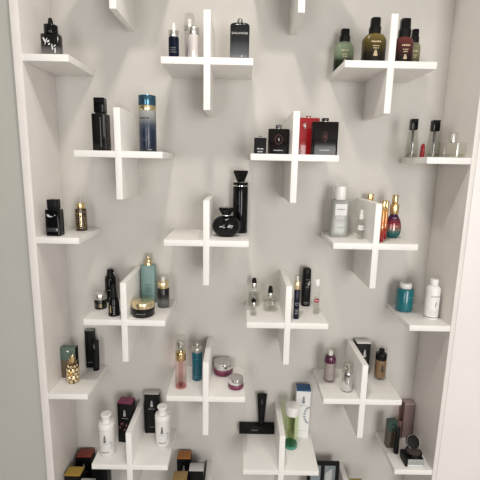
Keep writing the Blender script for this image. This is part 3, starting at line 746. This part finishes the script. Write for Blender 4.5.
foam(-.558, -.164, .1775, 'white foam pump bottle left of the upright, below the magenta-topped carton', 0)
foam(-.342, -.102, .1755, 'white foam pump bottle right of the upright, before grey-topped carton', 4)
def carton(x, y, z, w, d, h, top, label, rot=0, group='black cartons with coloured tops', emblem=True, lid=.004, front=BLACKC, prt=GPALE):
    t = thing('product_box', x, y, z, label, 'box', group, rot)
    boxo('carton', t, front, -w / 2, w / 2, -d / 2, d / 2, 0, h - lid, .0008)
    boxo('carton_lid', t, top, -w / 2, w / 2, -d / 2, d / 2, h - lid, h, .0008)
    if emblem:
        decal(t, 'flame_emblem', feather(w * .2, h * .15), ('flat', -d / 2 - .0002), h * .74, prt)
        glyphs(t, w * .42, .003, ('flat', -d / 2 - .0002), h * .61, prt, name='brand_print', seed=int(h * 1e4))
    return t
t = carton(-.4985, -.082, rowz(5), .062, .046, .186, pbsdf('magenta_card', (.22, .035, .095), .5), 'black carton with magenta top and floral band, behind left foam bottle', -7)
fl = []; rnd = random.Random(5)
for k in range(14):
    cx, cz, rr_ = rnd.uniform(-.024, .024), rnd.uniform(-.020, .020), rnd.uniform(.003, .007)
    fl.append([(cx + rr_ * math.cos(q * 1.047) * (1 if q % 2 else .6), cz + rr_ * math.sin(q * 1.047) * (1 if q % 2 else .6)) for q in range(6)])
decal(t, 'floral_print', fl, ('flat', -.0232), .072, pbsdf('dusty_pink_print', (.26, .09, .10), .5))
t = carton(-.401, -.023, rowz(5), .064, .036, .192, pbsdf('pale_grey_card', (.50, .49, .47), .5), 'black carton with pale grey top, behind the right foam bottle', 0)
glyphs(t, .034, .003, ('flat', -.0182), .030, GPRINT, .006, seed=3)

# --- row 5, middle right
z5 = rowz(5)
t = thing('product_box', .060, -.0185, z5 - .0011, 'low wide black carton lying against the wall under the black tube', 'box')
t.rotation_euler.x = SAG
boxo('carton', t, BLACKC, -.0775, .0775, -.014, .014, 0, .040, .001)
glyphs(t, .030, .007, ('flat', -.0142), .018, DIMPR, -.008, name='brand_print', seed=6)
t = thing('cosmetic_tube', .080, -.019, z5 + .039, 'black squeeze tube standing on the low black carton', 'tube')
t.rotation_euler.x = SAG
shape('cap', t, BLACK, C(.0125, 0, .026, .001))
shape('tube', t, BLACKM, [(.026, .0135, .0120), (.06, .0155, .0100), (.12, .0195, .0055), (.146, .0215, .0022), (.156, .0215, .0014)])
decal(t, 'brand_print', [[(-.002, 0), (.001, 0), (.001, .014), (-.002, .014)], [(-.003, .018), (.002, .018), (0, .024)]], ('flat', -.0075), .108, DIMPR)
t = thing('toner_bottle', .203, -.097, z5 - .0058, 'clear green toner bottle with white cap and teal base', 'bottle')
t.rotation_euler.x = SAG
shape('bottle', t, thin('green_liquid', (.87, .92, .78), .2), C(.0290, .014, .160, .002), n=48)
shape('base', t, pbsdf('teal_green_base', (.05, .25, .18), .2, coat=.4), [(0, .026), (.002, .0285), (.012, .0290), (.014, .0285)], n=48)
shape('herb_core', t, thin('olive_herb', (.86, .89, .72), .1), [(.030, .010), (.060, .016), (.100, .012), (.130, .015), (.140, .008)])
shape('cap', t, WPLAS, C(.0285, .160, .2005, .002), n=48)
t = thing('product_box', .257, -.027, z5 - .0016, 'tall white carton with blue top beside the green toner', 'box', None, -3)
t.rotation_euler.x = SAG
boxo('carton', t, WCARD, -.030, .030, -.022, .022, 0, .232, .0008)
boxo('carton_lid', t, pbsdf('blue_card', (.025, .09, .22), .45), -.030, .030, -.022, .022, .232, .240, .0008)
decal(t, 'flame_emblem', feather(.015, .034), ('flat', -.0222), .190, pbsdf('slate_print', (.14, .18, .24), .5), .001)
glyphs(t, .026, .003, ('flat', -.0222), .162, GPRINT, seed=3)
lf = []
for k in range(9):
    a = .3 + k * .36; R_ = .026
    cx, cz = .030 - R_ * math.sin(a) * .85, .018 - R_ * math.cos(a) * 1.5
    lf.append([(min(.0298, cx + .007 * math.cos(a * 2 + q)), cz + .006 * math.sin(a * 2 + q)) for q in (0, .5, 2.0, 3.2, 4.4)])
decal(t, 'leaf_print', lf, ('flat', -.0222), .098, pbsdf('pale_blue_print', (.34, .38, .44), .5))
glyphs(t, .032, .003, ('flat', -.0222), .036, GPALE, rows=1, seed=7)

# --- row 5, right corner
t = thing('product_box', .630, -.095, rowz(5), 'dark carton with green top on the bottom right corner shelf', 'box', None, 6)
boxo('carton', t, pbsdf('brown_olive_card', (.085, .065, .045), .4), -.0195, .0195, -.014, .014, 0, .080, .0008)
boxo('carton_top', t, pbsdf('bottle_green_card', (.035, .075, .06), .4), -.0195, .0195, -.014, .014, .080, .124, .0008)
decal(t, 'crest', [[(-.003, -.002), (.003, -.002), (.002, .003), (-.002, .003)]], ('flat', -.0142), .101, GPALE)
t = thing('cosmetic_tube', .640, -.137, rowz(5), 'slim dark tube standing before the green topped carton', 'tube')
shape('cap', t, BLACK, C(.0105, 0, .030, .001))
shape('tube', t, BLACKM, [(.030, .0100, .0100), (.07, .0098, .0090), (.110, .0092, .0050), (.121, .0090, .0015)])
MAUVE = pbsdf('mauve_card', (.20, .135, .13), .45)
t = thing('product_box', .724, -.024, rowz(5), 'tall mauve carton against the right wall', 'box')
boxo('carton', t, MAUVE, -.022, .022, -.018, .018, 0, .160, .0008)
boxo('carton_lid', t, pbsdf('light_mauve_card', (.36, .27, .27), .42), -.022, .022, -.018, .018, .160, .166, .0008)
t = thing('lip_gloss', .690, -.040, rowz(5), 'slim clear mauve gloss tube left of the mauve carton', 'cosmetic')
shape('tube', t, thin('mauve_clear', (.88, .80, .79), .25), C(.0115, 0, .086, .001), n=24)
shape('gloss', t, pbsdf('mauve_gloss', (.30, .20, .195), .3), C(.0075, .004, .080, .001), n=20)
shape('cap', t, thin('mauve_cap', (.84, .76, .75), .25), C(.0118, .086, .174, .001), n=24)
t = thing('product_box', .688, -.189, rowz(5), 'low black box with grey front under the open compact', 'box')
boxo('box_body', t, BLACKC, -.040, .031, -.028, .030, 0, .0355, .0008)
boxo('front_panel', t, pbsdf('silver_grey_card', (.38, .40, .39), .35, .2), -.031, .031, -.0285, -.0275, .002, .034, .0003)
boxo('front_strip', t, WCARD, -.031, .031, -.0290, -.0284, .002, .008, .0002)
glyphs(t, .014, .0025, ('flat', -.0288), .020, GPRINT, .005)
t = thing('makeup_compact', .691, -.184, rowz(5) + .0355, 'open round black compact with mirror lid on a low box', 'compact')
PAN = pbsdf('dark_brown_powder', (.06, .045, .04), .6)
shape('base', t, BLACK, C(.0330, 0, .010, .002), n=48)
shape('powder_pan', t, PAN, C(.0270, .010, .0112, .0004), n=48)
bm = bmesh.new(); loft(bm, C(.0295, -.004, .004, .0015), 2, 48)
M_ = Matrix.Translation((.007, .030, .030)) @ Matrix.Rotation(math.radians(62), 4, 'X')
bmesh.ops.transform(bm, matrix=M_, verts=bm.verts); lid = link('mirror_lid', bm, BLACK, t)
bm = bmesh.new(); loft(bm, C(.0262, .0042, .0052, .0003), 2, 48)
bmesh.ops.transform(bm, matrix=M_, verts=bm.verts); link('mirror', bm, pbsdf('mirror_glass', (.012, .010, .010), .5, spec=.12), t)
bm = bmesh.new()
n = 40; rows = []
for rr_, zz in ((.0285, .0042), (.0285, .0056), (.0262, .0056), (.0262, .0042)):
    rows.append([bm.verts.new((rr_ * math.cos(2 * PI * k / n), rr_ * math.sin(2 * PI * k / n), zz)) for k in range(n)])
for i in range(4):
    a_, b_ = rows[i], rows[(i + 1) % 4]
    for k in range(n): bm.faces.new((a_[k], a_[(k + 1) % n], b_[(k + 1) % n], b_[k]))
bmesh.ops.transform(bm, matrix=M_, verts=bm.verts); link('mirror_rim', bm, CHROME, t)
boxo('hinge', t, BLACK, -.008, .008, .026, .033, .004, .018, .001)

# --- row 6 boxes at the bottom edge
z6 = rowz(6)
carton(-.702, -.040, z6, .066, .052, .200, pbsdf('brick_red_card', (.20, .035, .022), .45), 'black carton with brick red top, bottom left corner')
carton(-.707, -.150, z6, .066, .050, .200, pbsdf('mustard_card', (.34, .22, .035), .45), 'black carton with mustard top, lowest at the left edge of the niche')
carton(-.612, -.100, z6, .066, .052, .190, BLACKC, 'plain black carton right of the mustard and red topped ones, under the shelf', emblem=False)
carton(-.634, -.206, z6, .058, .040, .198, pbsdf('mid_grey_card', (.36, .36, .36), .45), 'black carton with grey top, just peeking in at the bottom left', emblem=False)
carton(-.260, -.041, z6, .060, .050, .200, pbsdf('orange_card', (.36, .135, .03), .45), 'black carton with orange top, bottom centre against the back wall')
carton(-.197, -.114, z6, .062, .044, .200, pbsdf('light_grey_card', (.50, .50, .49), .5), 'black carton with light grey top, bottom centre beside the upright', emblem=False)
carton(-.261, -.165, z6, .060, .050, .200, pbsdf('tan_card', (.26, .17, .065), .5), 'black carton with tan top, bottom centre in front of the orange one', emblem=False)
t = thing('makeup_palette', .356, -.072, z6, 'black framed palette with grey window standing at the bottom edge', 'palette')
bm = bmesh.new()
for q in ((-.070, -.055, 0, .2), (.055, .070, 0, .2)): box_bm(bm, q[0], q[1], -.008, .008, q[2], q[3], .001)
box_bm(bm, -.055, .055, -.008, .008, .187, .2, .001); box_bm(bm, -.055, .055, -.008, .008, 0, .013, .001)
link('frame', bm, BLACKM, t, 30)
boxo('window', t, pbsdf('blue_grey_window', (.20, .235, .25), .12, coat=.5), -.055, .055, -.003, .006, .013, .187, 0)
boxo('divider', t, BLACKM, -.010, .006, -.0075, -.003, .013, .187, .0006)
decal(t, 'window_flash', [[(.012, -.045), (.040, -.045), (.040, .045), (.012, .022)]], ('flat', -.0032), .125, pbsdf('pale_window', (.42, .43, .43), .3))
carton(.490, -.130, z6, .050, .042, .152, pbsdf('ochre_card', (.33, .25, .07), .5), 'carton with ochre top peeking up right of the lowest upright', emblem=False)

# ------------------------------------------------------------------ light
def downlight(x, y, e, size=.16, col=(1, .93, .85), spread=150):
    l = bpy.data.lights.new('downlight', 'AREA'); l.shape = 'DISK'; l.size = size; l.energy = e; l.color = col; l.spread = math.radians(spread)
    o = bpy.data.objects.new('downlight', l); o.location = (x, y, 2.93); COL.objects.link(o)
downlight(-.12, -.92, 9, .14)
downlight(.10, -.62, 2.2, .12)
for wx, wid, e in ((-1.15, .8, 34), (1.35, 1.2, 92)):  # unseen fill lights added behind the camera for bright fronts and narrow glints
    wl = bpy.data.lights.new('front_fill', 'AREA'); wl.shape = 'RECTANGLE'; wl.size = wid; wl.size_y = 2.0; wl.energy = e; wl.color = (1, .975, .95)
    wo = bpy.data.objects.new('front_fill', wl); wo.location = (wx, -4.15, 1.5); wo.rotation_euler = (PI / 2, 0, 0); COL.objects.link(wo)
w = bpy.data.worlds.new('World'); SC.world = w; w.use_nodes = True
bg = w.node_tree.nodes['Background']; bg.inputs[0].default_value = (.98, .97, 1.0, 1); bg.inputs[1].default_value = .2

# ------------------------------------------------------------------ camera
cam = bpy.data.cameras.new('Camera'); cam.sensor_width = 36; cam.lens = 36 * 404.4035 / 480
co = bpy.data.objects.new('Camera', cam); COL.objects.link(co)
def rotm(y, p, r):
    Rz = Matrix(((math.cos(y), -math.sin(y), 0), (math.sin(y), math.cos(y), 0), (0, 0, 1)))
    Rx = Matrix(((1, 0, 0), (0, math.cos(p), -math.sin(p)), (0, math.sin(p), math.cos(p))))
    Ry = Matrix(((math.cos(r), 0, math.sin(r)), (0, 1, 0), (-math.sin(r), 0, math.cos(r))))
    return Rz @ Rx @ Ry
R = rotm(-.0030, -.1897, -.0197)
mw = Matrix.Identity(4)
for i in range(3):
    mw[i][0] = R[i][0]; mw[i][1] = R[i][2]; mw[i][2] = -R[i][1]
mw[0][3], mw[1][3], mw[2][3] = -.0351, -1.6358, -.3336 + Z0
co.matrix_world = mw
cam.clip_start = .02
SC.camera = co
SC.view_settings.view_transform = 'Standard'; SC.view_settings.look = 'None'
SC.view_settings.exposure = 0.0; SC.view_settings.gamma = 1; SC.view_settings.use_curve_mapping = False
